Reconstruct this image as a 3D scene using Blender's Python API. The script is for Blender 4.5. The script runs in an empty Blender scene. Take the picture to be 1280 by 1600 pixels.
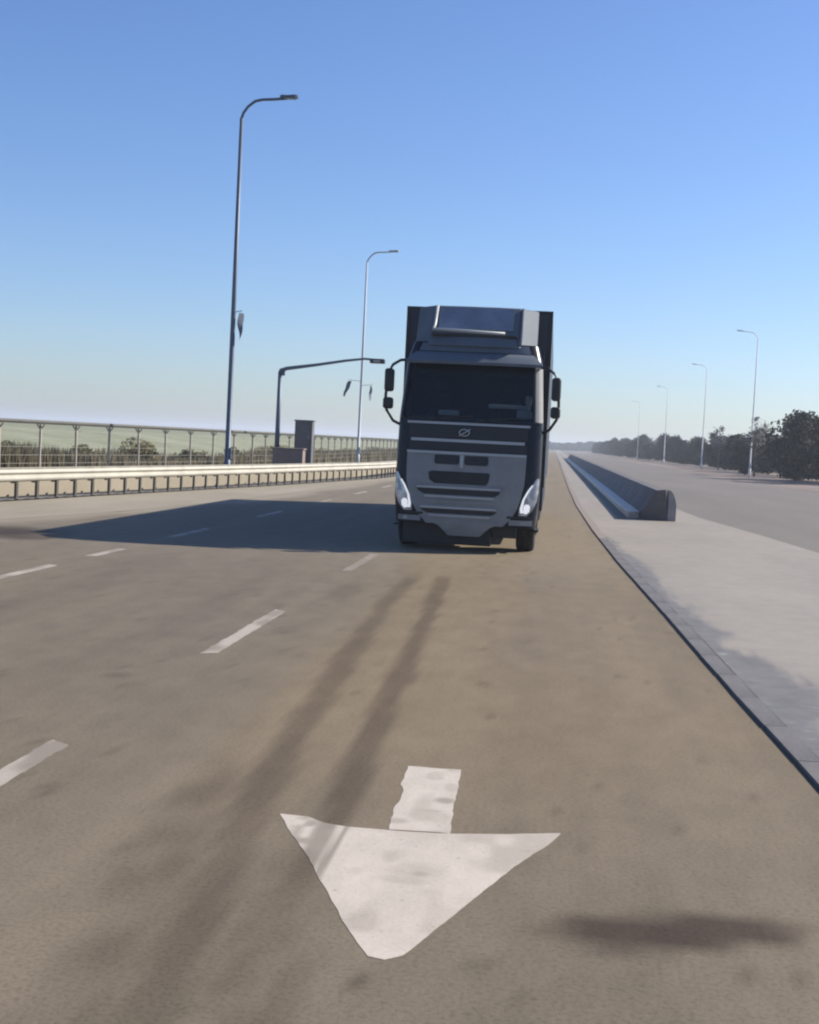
import bpy, bmesh, math, random
import numpy as np
from mathutils import Vector, Matrix, noise
S = bpy.context.scene
COL = S.collection
rnd = random.Random(7)

# ------------------------------------------------------------ camera
CAM_H = 1.87
cam_d = bpy.data.cameras.new('camera')
cam = bpy.data.objects.new('camera', cam_d); COL.objects.link(cam)
cam_d.sensor_fit = 'HORIZONTAL'; cam_d.sensor_width = 36.0; cam_d.lens = 56.25
cam_d.clip_start = 0.1; cam_d.clip_end = 12000
R3 = Matrix(((0.9924955, -0.0557335, 0.1088412), (0.1116543, 0.0501204, -0.9924824), (0.0498593, 0.9971869, 0.0559671)))
cam.matrix_world = Matrix.Translation((0, 0, CAM_H)) @ R3.to_4x4()
S.camera = cam

# ------------------------------------------------------------ sky and sun
SUN_AZ = math.radians(63.6)       # clockwise from +Y, so to the right and ahead
SUN_EL = math.radians(33.2)
W = bpy.data.worlds.new('World'); S.world = W; W.use_nodes = True
nt = W.node_tree; nt.nodes.clear()
sky = nt.nodes.new('ShaderNodeTexSky'); sky.sky_type = 'NISHITA'; sky.sun_disc = False
sky.sun_elevation = SUN_EL; sky.sun_rotation = SUN_AZ
sky.altitude = 0; sky.air_density = 1.0; sky.dust_density = 0.6; sky.ozone_density = 2.0
hs = nt.nodes.new('ShaderNodeHueSaturation'); hs.inputs['Saturation'].default_value = 1.08
tint = nt.nodes.new('ShaderNodeMix'); tint.data_type = 'RGBA'; tint.blend_type = 'MULTIPLY'; tint.inputs['Factor'].default_value = 1.0; tint.inputs[7].default_value = (0.83, 0.955, 1.24, 1)
bg = nt.nodes.new('ShaderNodeBackground'); bg.inputs['Strength'].default_value = 0.078
wo = nt.nodes.new('ShaderNodeOutputWorld')
nt.links.new(sky.outputs[0], hs.inputs['Color']); nt.links.new(hs.outputs[0], tint.inputs[6]); nt.links.new(tint.outputs[2], bg.inputs['Color'])
nt.links.new(bg.outputs[0], wo.inputs['Surface'])
sl = bpy.data.lights.new('sun', 'SUN'); sl.energy = 5.0; sl.angle = math.radians(0.5); sl.color = (1.0, 0.935, 0.84)
sun = bpy.data.objects.new('sun', sl); COL.objects.link(sun); sun.location = (60, 30, 50)
sd = Vector((math.sin(SUN_AZ)*math.cos(SUN_EL), math.cos(SUN_AZ)*math.cos(SUN_EL), math.sin(SUN_EL)))
sun.rotation_euler = (-sd).to_track_quat('-Z', 'Y').to_euler()
S.view_settings.view_transform = 'Standard'; S.view_settings.look = 'None'
S.view_settings.exposure = 0.68; S.view_settings.gamma = 1.0
S.view_settings.use_curve_mapping = False
S.render.engine = 'CYCLES'
S.cycles.pixel_filter_type = 'BLACKMAN_HARRIS'; S.cycles.filter_width = 2.2
S.cycles.volume_bounces = 0

# ------------------------------------------------------------ helpers
def props(o, label=None, cat=None, group=None, kind=None):
    if label: o['label'] = label
    if cat: o['category'] = cat
    if group: o['group'] = group
    if kind: o['kind'] = kind
    return o
def empty(name, loc, label, cat, group=None, rz=0.0):
    o = bpy.data.objects.new(name, None); COL.objects.link(o); o.location = loc; o.rotation_euler = (0, 0, rz)
    return props(o, label, cat, group)
def link_mesh(name, me, mat, parent=None, smooth=False):
    if mat is not None and len(me.materials) == 0: me.materials.append(mat)
    if smooth: me.polygons.foreach_set('use_smooth', [True]*len(me.polygons))
    o = bpy.data.objects.new(name, me); COL.objects.link(o)
    if parent: o.parent = parent
    return o
def from_bm(name, bm, mat, parent=None, smooth=False, recalc=True):
    if recalc: bmesh.ops.recalc_face_normals(bm, faces=bm.faces)
    me = bpy.data.meshes.new(name); bm.to_mesh(me); bm.free()
    return link_mesh(name, me, mat, parent, smooth)
def add_box(bm, x0, x1, y0, y1, z0, z1, bev=0.0, seg=2):
    r = bmesh.ops.create_cube(bm, size=1.0)
    vs = r['verts']
    for v in vs:
        v.co = Vector(((x0+x1)/2+v.co.x*(x1-x0), (y0+y1)/2+v.co.y*(y1-y0), (z0+z1)/2+v.co.z*(z1-z0)))
    if bev > 0:
        es = list({e for v in vs for e in v.link_edges})
        bmesh.ops.bevel(bm, geom=es, offset=bev, segments=seg, affect='EDGES', profile=0.5)
def box(name, dims, mat, parent=None, bev=0.0, seg=2):
    bm = bmesh.new(); add_box(bm, *dims, bev=bev, seg=seg); return from_bm(name, bm, mat, parent)
def add_tube(bm, pts, rad, n=10, caps=True):
    pts = [Vector(p) for p in pts]
    if not isinstance(rad, (list, tuple)): rad = [rad]*len(pts)
    rings = []
    for i, p in enumerate(pts):
        if i == 0: d = pts[1]-pts[0]
        elif i == len(pts)-1: d = pts[-1]-pts[-2]
        else: d = (pts[i+1]-pts[i]).normalized()+(pts[i]-pts[i-1]).normalized()
        d.normalize()
        a = Vector((0, 0, 1)) if abs(d.z) < 0.9 else Vector((0, 1, 0))
        u = d.cross(a).normalized(); w = d.cross(u).normalized()
        rings.append([bm.verts.new(p+(u*math.cos(2*math.pi*k/n)+w*math.sin(2*math.pi*k/n))*rad[i]) for k in range(n)])
    for a, b in zip(rings[:-1], rings[1:]):
        for k in range(n): bm.faces.new((a[k], a[(k+1) % n], b[(k+1) % n], b[k]))
    if caps: bm.faces.new(rings[0]); bm.faces.new(rings[-1])
def tube(name, pts, rad, mat, parent=None, n=10):
    bm = bmesh.new(); add_tube(bm, pts, rad, n); return from_bm(name, bm, mat, parent, smooth=(n > 6))
def interp(pts):
    xs = [p[1] for p in pts]; ys = [p[0] for p in pts]
    return lambda y: float(np.interp(y, xs, ys))
def thick_grid(name, rows, mat, parent, thick, ndir=None, smooth=True):
    """closed shell from a grid of points; depth along +Y (or ndir)"""
    bm = bmesh.new(); nd = ndir or Vector((0, 1, 0))
    A = [[bm.verts.new(p) for p in r] for r in rows]
    B = [[bm.verts.new(Vector(p)+nd*thick) for p in r] for r in rows]
    R, C = len(rows), len(rows[0])
    for i in range(R-1):
        for j in range(C-1):
            bm.faces.new((A[i][j], A[i][j+1], A[i+1][j+1], A[i+1][j])); bm.faces.new((B[i][j], B[i+1][j], B[i+1][j+1], B[i][j+1]))
    for i in range(R-1):
        bm.faces.new((A[i][0], A[i+1][0], B[i+1][0], B[i][0])); bm.faces.new((A[i][-1], B[i][-1], B[i+1][-1], A[i+1][-1]))
    for j in range(C-1):
        bm.faces.new((A[0][j], B[0][j], B[0][j+1], A[0][j+1])); bm.faces.new((A[-1][j], A[-1][j+1], B[-1][j+1], B[-1][j]))
    o = from_bm(name, bm, mat, parent, smooth=smooth)
    if smooth:
        m = o.modifiers.new('edges', 'EDGE_SPLIT'); m.split_angle = math.radians(38)
    return o

# ------------------------------------------------------------ materials
def mat_new(name):
    m = bpy.data.materials.new(name); m.use_nodes = True
    t = m.node_tree; b = t.nodes['Principled BSDF']
    return m, t, b
def noise_node(t, scale, detail=4, rough=0.55, vec=None, mapscale=None, coord='Object'):
    tc = t.nodes.new('ShaderNodeTexCoord'); mp = t.nodes.new('ShaderNodeMapping')
    if mapscale: mp.inputs['Scale'].default_value = mapscale
    n = t.nodes.new('ShaderNodeTexNoise'); n.inputs['Scale'].default_value = scale
    n.inputs['Detail'].default_value = detail; n.inputs['Roughness'].default_value = rough
    t.links.new(tc.outputs[coord], mp.inputs['Vector']); t.links.new(mp.outputs[0], n.inputs['Vector'])
    return n.outputs['Fac']
def ramp(t, fac, stops):
    r = t.nodes.new('ShaderNodeValToRGB'); e = r.color_ramp.elements
    while len(e) < len(stops): e.new(0.5)
    for k, (p, c) in enumerate(stops):
        e[k].position = p; e[k].color = (*c, 1)
    t.links.new(fac, r.inputs['Fac']); return r.outputs['Color']
def mix(t, fac, a, b, mode='MIX'):
    m = t.nodes.new('ShaderNodeMix'); m.data_type = 'RGBA'; m.blend_type = mode
    for sock, v in ((m.inputs['Factor'], fac), (m.inputs[6], a), (m.inputs[7], b)):
        if isinstance(v, (int, float)): sock.default_value = v
        elif isinstance(v, tuple): sock.default_value = (*v, 1)
        else: t.links.new(v, sock)
    return m.outputs[2]
def bump(t, b, h, strength=0.3, dist=0.01):
    n = t.nodes.new('ShaderNodeBump'); n.inputs['Strength'].default_value = strength; n.inputs['Distance'].default_value = dist
    t.links.new(h, n.inputs['Height']); t.links.new(n.outputs[0], b.inputs['Normal'])
def attr(t, name):
    a = t.nodes.new('ShaderNodeAttribute'); a.attribute_name = name; return a
def simple(name, col, rough=0.6, metal=0.0, var=0.25, scale=3.0, coat=0.0, bmp=0.0, spec=0.5):
    m, t, b = mat_new(name)
    f = noise_node(t, scale, 5, 0.6)
    lo = tuple(c*(1-var) for c in col); hi = tuple(min(1, c*(1+var)) for c in col)
    t.links.new(ramp(t, f, [(0.3, lo), (0.7, hi)]), b.inputs['Base Color'])
    b.inputs['Roughness'].default_value = rough; b.inputs['Metallic'].default_value = metal
    b.inputs['Coat Weight'].default_value = coat; b.inputs['Specular IOR Level'].default_value = spec
    if bmp: bump(t, b, noise_node(t, scale*12, 3), bmp, 0.005)
    return m

M = {}
# asphalt of the main road: tone / warm / dark come from wear and shade attributes painted on the road mesh
m, t, b = mat_new('worn_asphalt')
streak = noise_node(t, 1.3, 5, 0.6, mapscale=(1.0, 0.05, 1.0))
blotch = noise_node(t, 0.35, 4, 0.55, mapscale=(1.0, 0.35, 1.0))
fine = noise_node(t, 42.0, 4, 0.7)
mid = noise_node(t, 3.2, 5, 0.65, mapscale=(1.0, 0.45, 1.0))
c = ramp(t, streak, [(0.30, (0.122, 0.101, 0.073)), (0.72, (0.198, 0.162, 0.115))])
c = mix(t, 0.38, c, ramp(t, blotch, [(0.35, (0.130, 0.109, 0.080)), (0.68, (0.198, 0.158, 0.108))]))
c = mix(t, 0.30, c, ramp(t, mid, [(0.3, (0.095, 0.080, 0.060)), (0.7, (0.215, 0.177, 0.130))]))
c = mix(t, 0.55, c, ramp(t, fine, [(0.32, (0.55, 0.55, 0.55)), (0.5, (1, 1, 1)), (0.72, (1.22, 1.2, 1.18))]), 'MULTIPLY')
grit = noise_node(t, 130.0, 3, 0.8)
c = mix(t, 0.6, c, ramp(t, grit, [(0.30, (0.45, 0.45, 0.45)), (0.42, (1, 1, 1)), (0.62, (1, 1, 1)), (0.75, (1.4, 1.38, 1.35))]), 'MULTIPLY')
c = mix(t, attr(t, 'warm').outputs['Fac'], c, mix(t, 1.0, c, (1.22, 1.14, 0.98), 'MULTIPLY'))
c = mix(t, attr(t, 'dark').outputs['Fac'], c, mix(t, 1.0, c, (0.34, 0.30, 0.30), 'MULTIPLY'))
c = mix(t, attr(t, 'pale').outputs['Fac'], c, (0.34, 0.30, 0.225))
t.links.new(c, b.inputs['Base Color']); b.inputs['Roughness'].default_value = 0.72
b.inputs['Specular IOR Level'].default_value = 0.12
bump(t, b, fine, 0.35, 0.006); M['asphalt'] = m

def ground_mat(name, lo, hi, scale=1.0, ms=(1, 1, 1), rough=0.9, fine_s=30, spec=0.2, fs=0.5):
    m, t, b = mat_new(name)
    c = ramp(t, noise_node(t, scale, 6, 0.6, mapscale=ms), [(0.3, lo), (0.7, hi)])
    f = noise_node(t, fine_s, 4, 0.7)
    c = mix(t, fs, c, ramp(t, f, [(0.3, (0.62, 0.62, 0.62)), (0.7, (1.2, 1.2, 1.2))]), 'MULTIPLY')
    t.links.new(c, b.inputs['Base Color']); b.inputs['Roughness'].default_value = rough
    b.inputs['Specular IOR Level'].default_value = spec
    bump(t, b, f, 0.3, 0.008)
    return m
M['shoulder'] = ground_mat('shoulder_concrete', (0.25, 0.22, 0.165), (0.32, 0.28, 0.215), 0.5, (1, .4, 1))
m, t, b = mat_new('median_concrete')
c = ramp(t, noise_node(t, 0.5, 6, 0.6, mapscale=(1, .35, 1)), [(0.3, (0.215, 0.190, 0.156)), (0.7, (0.272, 0.236, 0.194))])
c = mix(t, 0.4, c, ramp(t, noise_node(t, 3.0, 6, 0.65), [(0.3, (0.74, 0.74, 0.74)), (0.7, (1.15, 1.15, 1.15))]), 'MULTIPLY')
c = mix(t, 0.4, c, ramp(t, noise_node(t, 45.0, 4, 0.7), [(0.3, (0.66, 0.66, 0.66)), (0.7, (1.2, 1.2, 1.2))]), 'MULTIPLY')
pt = ramp(t, noise_node(t, 4.0, 5, 0.65), [(0.34, (0.085, 0.082, 0.084)), (0.6, (0.125, 0.119, 0.118)), (0.80, (0.30, 0.29, 0.28))])
c = mix(t, attr(t, 'paint').outputs['Fac'], c, pt)
t.links.new(c, b.inputs['Base Color']); b.inputs['Roughness'].default_value = 0.8
bump(t, b, noise_node(t, 45.0, 4, 0.7), 0.3, 0.006); M['median'] = m
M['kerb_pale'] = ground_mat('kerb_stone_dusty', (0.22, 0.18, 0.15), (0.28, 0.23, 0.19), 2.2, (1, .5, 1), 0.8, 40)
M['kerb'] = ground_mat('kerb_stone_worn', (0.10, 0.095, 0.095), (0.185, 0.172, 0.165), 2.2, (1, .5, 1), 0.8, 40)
M['road2'] = ground_mat('grey_asphalt', (0.150, 0.132, 0.112), (0.185, 0.162, 0.137), 0.4, (1, .15, 1), 0.8, 30)
M['soil'] = ground_mat('dry_verge', (0.15, 0.12, 0.10), (0.27, 0.215, 0.18), 0.25, (1, 1, 1), 0.95, 8)
M['field'] = ground_mat('dry_grass_field', (0.13, 0.125, 0.075), (0.22, 0.205, 0.14), 0.15, (1, 1, 1), 0.95, 5)
M['bank'] = ground_mat('pale_green_bank', (0.19, 0.20, 0.125), (0.27, 0.275, 0.19), 0.2, (1, 1, 1), 0.95, 4)
# worn road paint
m, t, b = mat_new('worn_road_paint')
wn = noise_node(t, 5.0, 6, 0.7, mapscale=(1, .5, 1), coord='Object')
c = ramp(t, wn, [(0.25, (0.41, 0.355, 0.29)), (0.7, (0.52, 0.45, 0.37))])
c = mix(t, 0.5, c, ramp(t, noise_node(t, 60, 4, 0.7), [(0.3, (0.8, 0.8, 0.8)), (0.7, (1.1, 1.1, 1.1))]), 'MULTIPLY')
chip = ramp(t, noise_node(t, 26.0, 6, 0.75), [(0.60, (0, 0, 0)), (0.68, (0.75, 0.75, 0.75))])
c = mix(t, chip, c, (0.24, 0.20, 0.155))
c = mix(t, attr(t, 'wear').outputs['Fac'], c, (0.21, 0.172, 0.13))
t.links.new(c, b.inputs['Base Color']); b.inputs['Roughness'].default_value = 0.75
bump(t, b, noise_node(t, 42, 4, 0.7), 0.3, 0.004); M['paint'] = m

M['cab'] = simple('dark_navy_cab_paint', (0.008, 0.010, 0.018), 0.3, 0.0, 0.15, 2, coat=0.05, spec=0.2)
M['cab_grey'] = simple('slate_grey_cab_plastic', (0.235, 0.24, 0.235), 0.55, 0.0, 0.12, 3, coat=0.0, spec=0.3)
M['cab_trim'] = simple('pale_grey_trim', (0.40, 0.41, 0.40), 0.4, 0.0, 0.08, 3)
M['pale_inside'] = simple('light_patch_pale', (0.80, 0.78, 0.74), 0.8, 0.0, 0.1, 4)  # pale fill for the windscreen light patches
M['black_plastic'] = simple('black_plastic', (0.012, 0.013, 0.016), 0.55, 0.0, 0.2, 8)
M['defl'] = simple('blue_grey_fairing_paint', (0.10, 0.12, 0.145), 0.7, 0.0, 0.15, 2, coat=0.05, spec=0.3)
M['trailer'] = simple('dark_blue_trailer_wall', (0.010, 0.018, 0.036), 0.45, 0.0, 0.2, 1.5)
M['rubber'] = simple('tyre_rubber', (0.02, 0.02, 0.021), 0.85, 0.0, 0.25, 12)
M['steel'] = simple('dull_steel', (0.30, 0.31, 0.32), 0.45, 0.7, 0.2, 6)
M['chassis'] = simple('chassis_black', (0.02, 0.02, 0.022), 0.6, 0.1, 0.2, 6)
M['interior'] = simple('cab_interior_grey', (0.10, 0.105, 0.11), 0.8, 0.0, 0.2, 4)
M['interior_dark'] = simple('cab_interior_dark', (0.025, 0.028, 0.03), 0.9, 0.0, 0.2, 4)
M['badge'] = simple('badge_silver', (0.40, 0.43, 0.45), 0.3, 0.6, 0.05, 6)
M['orange'] = simple('amber_lens', (0.5, 0.16, 0.02), 0.2, 0.0, 0.1, 6)
m, t, b = mat_new('windscreen_glass')
b.inputs['Base Color'].default_value = (0.02, 0.03, 0.04, 1); b.inputs['Roughness'].default_value = 0.04
tr = t.nodes.new('ShaderNodeBsdfTransparent'); tr.inputs['Color'].default_value = (0.80, 0.85, 0.87, 1)
ms = t.nodes.new('ShaderNodeMixShader'); ms.inputs[0].default_value = 0.30
nz = noise_node(t, 1.2, 3, 0.5)
t.links.new(tr.outputs[0], ms.inputs[1]); t.links.new(b.outputs[0], ms.inputs[2])
t.links.new(ms.outputs[0], t.nodes['Material Output'].inputs['Surface']); M['glass'] = m
m, t, b = mat_new('headlight_reflector')
t.links.new(ramp(t, noise_node(t, 9, 3), [(0.35, (0.30, 0.30, 0.31)), (0.65, (0.60, 0.60, 0.62))]), b.inputs['Base Color'])
b.inputs['Roughness'].default_value = 0.18; b.inputs['Metallic'].default_value = 0.35; M['lens'] = m
m, t, b = mat_new('running_light'); b.inputs['Base Color'].default_value = (0.8, 0.8, 0.82, 1)
b.inputs['Emission Color'].default_value = (1, 0.98, 0.96, 1); b.inputs['Emission Strength'].default_value = 0.34; M['drl'] = m
M['galv'] = simple('galvanised_beam', (0.40, 0.38, 0.32), 0.65, 0.0, 0.14, 1.6, bmp=0.1)
M['post'] = simple('dull_dark_post', (0.06, 0.055, 0.045), 0.7, 0.0, 0.2, 5)
M['fence_post'] = simple('pale_fence_post', (0.42, 0.36, 0.28), 0.75, 0.0, 0.15, 3)
M['fence_rail'] = simple('grey_fence_rail', (0.07, 0.068, 0.055), 0.75, 0.0, 0.2, 1)
M['wire'] = simple('fence_wire', (0.30, 0.29, 0.24), 0.6, 0.2, 0.2, 1)
M['pole'] = simple('lamp_pole_steel', (0.075, 0.10, 0.14), 0.5, 0.2, 0.15, 1.2)
M['pole_pale'] = simple('haze_paled_concrete_pole', (0.80, 0.77, 0.75), 0.8, 0.0, 0.12, 1.2)  # concrete tone, lightened further to paint in haze and glare
M['pole_mid'] = simple('haze_faded_pole', (0.40, 0.42, 0.44), 0.6, 0.0, 0.12, 1.2)  # pole colour lightened to stand in for distance haze
M['lamp'] = simple('lamp_housing', (0.06, 0.075, 0.10), 0.45, 0.2, 0.15, 5)
M['cloth'] = simple('faded_flag_cloth', (0.10, 0.12, 0.16), 0.9, 0.0, 0.25, 4)
M['cabinet'] = simple('dark_grey_cabinet', (0.12, 0.115, 0.112), 0.55, 0.0, 0.15, 3)
M['brown'] = simple('brown_concrete_block', (0.22, 0.165, 0.145), 0.85, 0.0, 0.15, 2.5, bmp=0.2)
M['barrier'] = simple('weathered_barrier_concrete', (0.13, 0.12, 0.12), 0.85, 0.0, 0.28, 1.4, bmp=0.3)
M['white_kerb'] = simple('white_painted_ledge', (0.62, 0.56, 0.48), 0.7, 0.0, 0.25, 3.5)
M['cushion'] = simple('grey_end_cushion', (0.30, 0.29, 0.29), 0.5, 0.0, 0.15, 4)
M['bark'] = simple('tree_bark', (0.09, 0.07, 0.055), 0.9, 0.0, 0.3, 4, bmp=0.4)
def leaf_mat(name, a, bcol, tl=0.0):
    m, t, b = mat_new(name)
    g = t.nodes.new('ShaderNodeNewGeometry')
    col = ramp(t, g.outputs['Random Per Island'], [(0.0, a), (1.0, bcol)])
    t.links.new(col, b.inputs['Base Color']); b.inputs['Roughness'].default_value = 0.7
    b.inputs['Specular IOR Level'].default_value = 0.12
    if tl:
        tn = t.nodes.new('ShaderNodeBsdfTranslucent'); t.links.new(col, tn.inputs['Color'])
        mx = t.nodes.new('ShaderNodeMixShader'); mx.inputs[0].default_value = tl
        t.links.new(b.outputs[0], mx.inputs[1]); t.links.new(tn.outputs[0], mx.inputs[2])
        t.links.new(mx.outputs[0], t.nodes['Material Output'].inputs['Surface'])
    return m
M['leaf_dark'] = leaf_mat('dark_evergreen_leaves', (0.008, 0.013, 0.010), (0.026, 0.034, 0.022))
M['leaf_grey'] = leaf_mat('grey_sparse_leaves', (0.10, 0.10, 0.09), (0.18, 0.18, 0.165))
M['leaf_olive'] = leaf_mat('olive_bush_leaves', (0.20, 0.18, 0.10), (0.31, 0.285, 0.18), 0.5)

# ------------------------------------------------------------ plan curves (x at y), metres
xr = interp([(1.78, -3), (1.70, 3), (1.62, 7.45), (1.52, 9.94), (1.39, 14.58), (1.17, 21.6), (1.0, 29.5), (0.84, 42), (0.80, 60), (0.80, 2500)])
xl = interp([(-13.5, -3), (-11.6, 12), (-10.2, 23), (-9.3, 27), (-8.6, 33), (-8.2, 40), (-7.9, 50), (-7.3, 62), (-7.2, 80), (-7.2, 2500)])
xm = interp([(6.2, -3), (5.6, 20), (5.4, 26.3), (5.0, 31.7), (4.35, 38.2), (4.15, 46), (3.7, 62), (3.5, 2500)])
xf = interp([(18, -3), (16.5, 60), (15.6, 80), (14.3, 100), (14.0, 145), (13.4, 2500)])
gr = interp([(-17.0, -3), (-12.5, 28.3), (-9.94, 44.8), (-8.0, 60.7), (-7.6, 75), (-7.6, 2500)])
fe = interp([(-19.6, 8), (-15.9, 36), (-13.2, 55), (-12.9, 62), (-12.9, 2500)])

def yrows(y0, y1, n):
    a = np.linspace(0, 1, n)
    return (y0+8) * ((y1+8)/(y0+8))**a - 8
def strip(name, fa, fb, z, y0, y1, nr, nc, mat, attrs=None, kind='structure', zf=None, parent=None):
    ys = yrows(y0, y1, nr); u = np.linspace(0, 1, nc)
    A = np.array([fa(y) for y in ys]); B = np.array([fb(y) for y in ys])
    X = A[:, None]*(1-u)+B[:, None]*u; Y = np.repeat(ys[:, None], nc, 1)
    Z = np.full_like(X, z) if zf is None else zf(X, Y, u[None, :].repeat(nr, 0))
    co = np.stack([X, Y, Z], -1).reshape(-1, 3)
    i = np.arange(nr-1)[:, None]*nc+np.arange(nc-1)[None, :]
    f = np.stack([i, i+1, i+nc+1, i+nc], -1).reshape(-1, 4)
    me = bpy.data.meshes.new(name)
    me.vertices.add(len(co)); me.vertices.foreach_set('co', co.ravel())
    me.loops.add(f.size); me.loops.foreach_set('vertex_index', f.ravel())
    me.polygons.add(len(f)); me.polygons.foreach_set('loop_start', np.arange(len(f))*4); me.polygons.foreach_set('loop_total', np.full(len(f), 4))
    me.update(calc_edges=True)
    if attrs:
        for k, fn in attrs.items():
            at_ = me.attributes.new(k, 'FLOAT', 'POINT'); at_.data.foreach_set('value', fn(X, Y).ravel().astype('f'))
    o = link_mesh(name, me, mat, parent, smooth=True)
    if kind and not parent: o['kind'] = kind
    return o

# simple vectorised value noise
NG = np.random.RandomState(3).rand(256, 256)
def vn(x, y):
    xi = np.floor(x).astype(int); yi = np.floor(y).astype(int); fx = x-xi; fy = y-yi
    fx = fx*fx*(3-2*fx); fy = fy*fy*(3-2*fy)
    g = lambda a, b_: NG[a % 256, b_ % 256]
    return (g(xi, yi)*(1-fx)+g(xi+1, yi)*fx)*(1-fy)+(g(xi, yi+1)*(1-fx)+g(xi+1, yi+1)*fx)*fy
def sstep(a, b_, v):
    q = np.clip((v-a)/(b_-a), 0, 1); return q*q*(3-2*q)
def track(X, Y, pts, wid, soft):
    yy = [p[1] for p in pts]; o = np.argsort(yy)
    cx = np.interp(Y, np.array(yy)[o], np.array([p[0] for p in pts])[o])
    ww = wid*(0.75+0.5*vn(Y*1.3, Y*0+5.5))
    d = np.abs(X-cx+0.06*(vn(X*3, Y*1.7)-0.5))
    return (1-sstep(ww*0.55, ww*(1+soft), d))*sstep(min(yy)-1.2, min(yy)+0.6, Y)*(1-sstep(max(yy)-0.6, max(yy)+0.5, Y))
def road_dark(X, Y):
    d = np.zeros_like(X)
    s1 = track(X, Y, [(-1.40, 17.6), (-1.33, 15.48), (-1.18, 11.89), (-1.09, 9.64), (-1.04, 7.9), (-0.98, 6.2), (-0.98, 5.2)], 0.105, 0.25)
    s2 = track(X, Y, [(-1.80, 17.4), (-1.82, 16.4), (-1.81, 14.6), (-1.73, 12.72), (-1.64, 10.6), (-1.56, 8.96), (-1.47, 7.26), (-1.36, 5.6), (-1.2, 4.0)], 0.11, 0.35)
    d = np.maximum(d, s1*(0.52+0.16*vn(X*5, Y*2)))
    d = np.maximum(d, s2*(0.40+0.18*vn(X*4, Y*1.1+9)))
    # old wheel wear near the lens on the left
    s3 = track(X, Y, [(-0.98, 5.6), (-0.92, 4.6), (-0.86, 3.6), (-0.8, 2.6)], 0.13, 1.0)
    s4 = track(X, Y, [(-1.75, 7.0), (-1.62, 5.4), (-1.5, 4.2), (-1.4, 3.0)], 0.12, 1.3)
    d = np.maximum(d, s3*0.55*vn(X*9, Y*5)); d = np.maximum(d, s4*0.5*vn(X*6+3, Y*3))
    # soft cast shadow painted into the asphalt across the lane, lower right
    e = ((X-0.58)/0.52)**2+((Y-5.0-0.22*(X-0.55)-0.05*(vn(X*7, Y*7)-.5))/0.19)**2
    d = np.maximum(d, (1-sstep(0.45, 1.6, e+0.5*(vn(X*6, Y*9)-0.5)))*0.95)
    # far-left pair paints the truck's shadow tip; the rest are small oil marks
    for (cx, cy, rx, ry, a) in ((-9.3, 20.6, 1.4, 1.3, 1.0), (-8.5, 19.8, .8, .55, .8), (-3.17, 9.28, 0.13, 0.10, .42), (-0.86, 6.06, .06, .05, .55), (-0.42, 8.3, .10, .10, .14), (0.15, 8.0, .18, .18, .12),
                                (-2.38, 15.4, .22, 1.3, .32), (-1.02, 4.22, .02, .03, .5), (-0.57, 4.28, .018, .03, .55), (-0.28, 4.2, .018, .02, .55),
                                (-0.35, 4.28, .025, .02, .4), (-1.27, 4.5, .02, .02, .5), (-1.05, 4.35, .03, .03, .45), (-1.64, 4.62, .035, .03, .5), (-1.93, 4.82, .05, .03, .4), (-0.1, 4.35, .03, .03, .3)):
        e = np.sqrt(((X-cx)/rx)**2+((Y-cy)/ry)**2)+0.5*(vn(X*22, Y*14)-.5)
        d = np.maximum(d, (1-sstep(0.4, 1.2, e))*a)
    # scattered specks of aggregate and grime
    n = vn(X*19+3, Y*15)*vn(X*9, Y*6+4)
    d = np.maximum(d, sstep(0.60, 0.72, n)*0.34)
    # seam between lane pours and edge grime
    d = np.maximum(d, (1-sstep(0.0, 0.16, np.abs(X-np.interp(Y, [0, 7.4, 14.6, 29, 60], [1.6, 1.5, 1.27, .9, .72]))))*0.10*vn(X*3, Y*1.3))
    for cx, w, a in ((-3.6, .35, .12), (-5.4, .4, .13), (0.15, .25, .07), (-2.2, .3, .06)):
        d = np.maximum(d, np.exp(-((X-cx+0.15*(vn(Y*.2, Y*0+cx)-.5))/w)**2)*a*(0.4+1.1*vn(X*2, Y*.35)))
    return np.clip(d, 0, 1)
def road_warm(X, Y):
    return np.clip(sstep(-2.6, -1.6, X)*0.85*(0.55+0.7*vn(X*.8+5, Y*.25))*sstep(3, 11, Y)+0.10, 0, 1)
def road_pale(X, Y):
    e = np.exp(-((X+2.05+0.1*vn(Y*.3, Y*0))/0.25)**2)*0.10*vn(X*3, Y*.5)
    e = np.maximum(e, sstep(16, 22, Y)*0.12)
    L = np.interp(Y, [-3, 12, 23, 27, 33, 40, 50, 62], [-13.5, -11.6, -10.2, -9.3, -8.6, -8.2, -7.9, -7.3])
    e = np.maximum(e, (1-sstep(0.1, 1.1, X-L+0.6*(vn(X*1.2, Y*.5)-.5)))*0.6)
    e = e*(1-0.95*np.exp(-((X+8.9)/1.3)**2-((Y-20.3)/1.5)**2))  # pale edge dropped where the truck's shadow tip is painted
    return np.clip(e, 0, 1)

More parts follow.
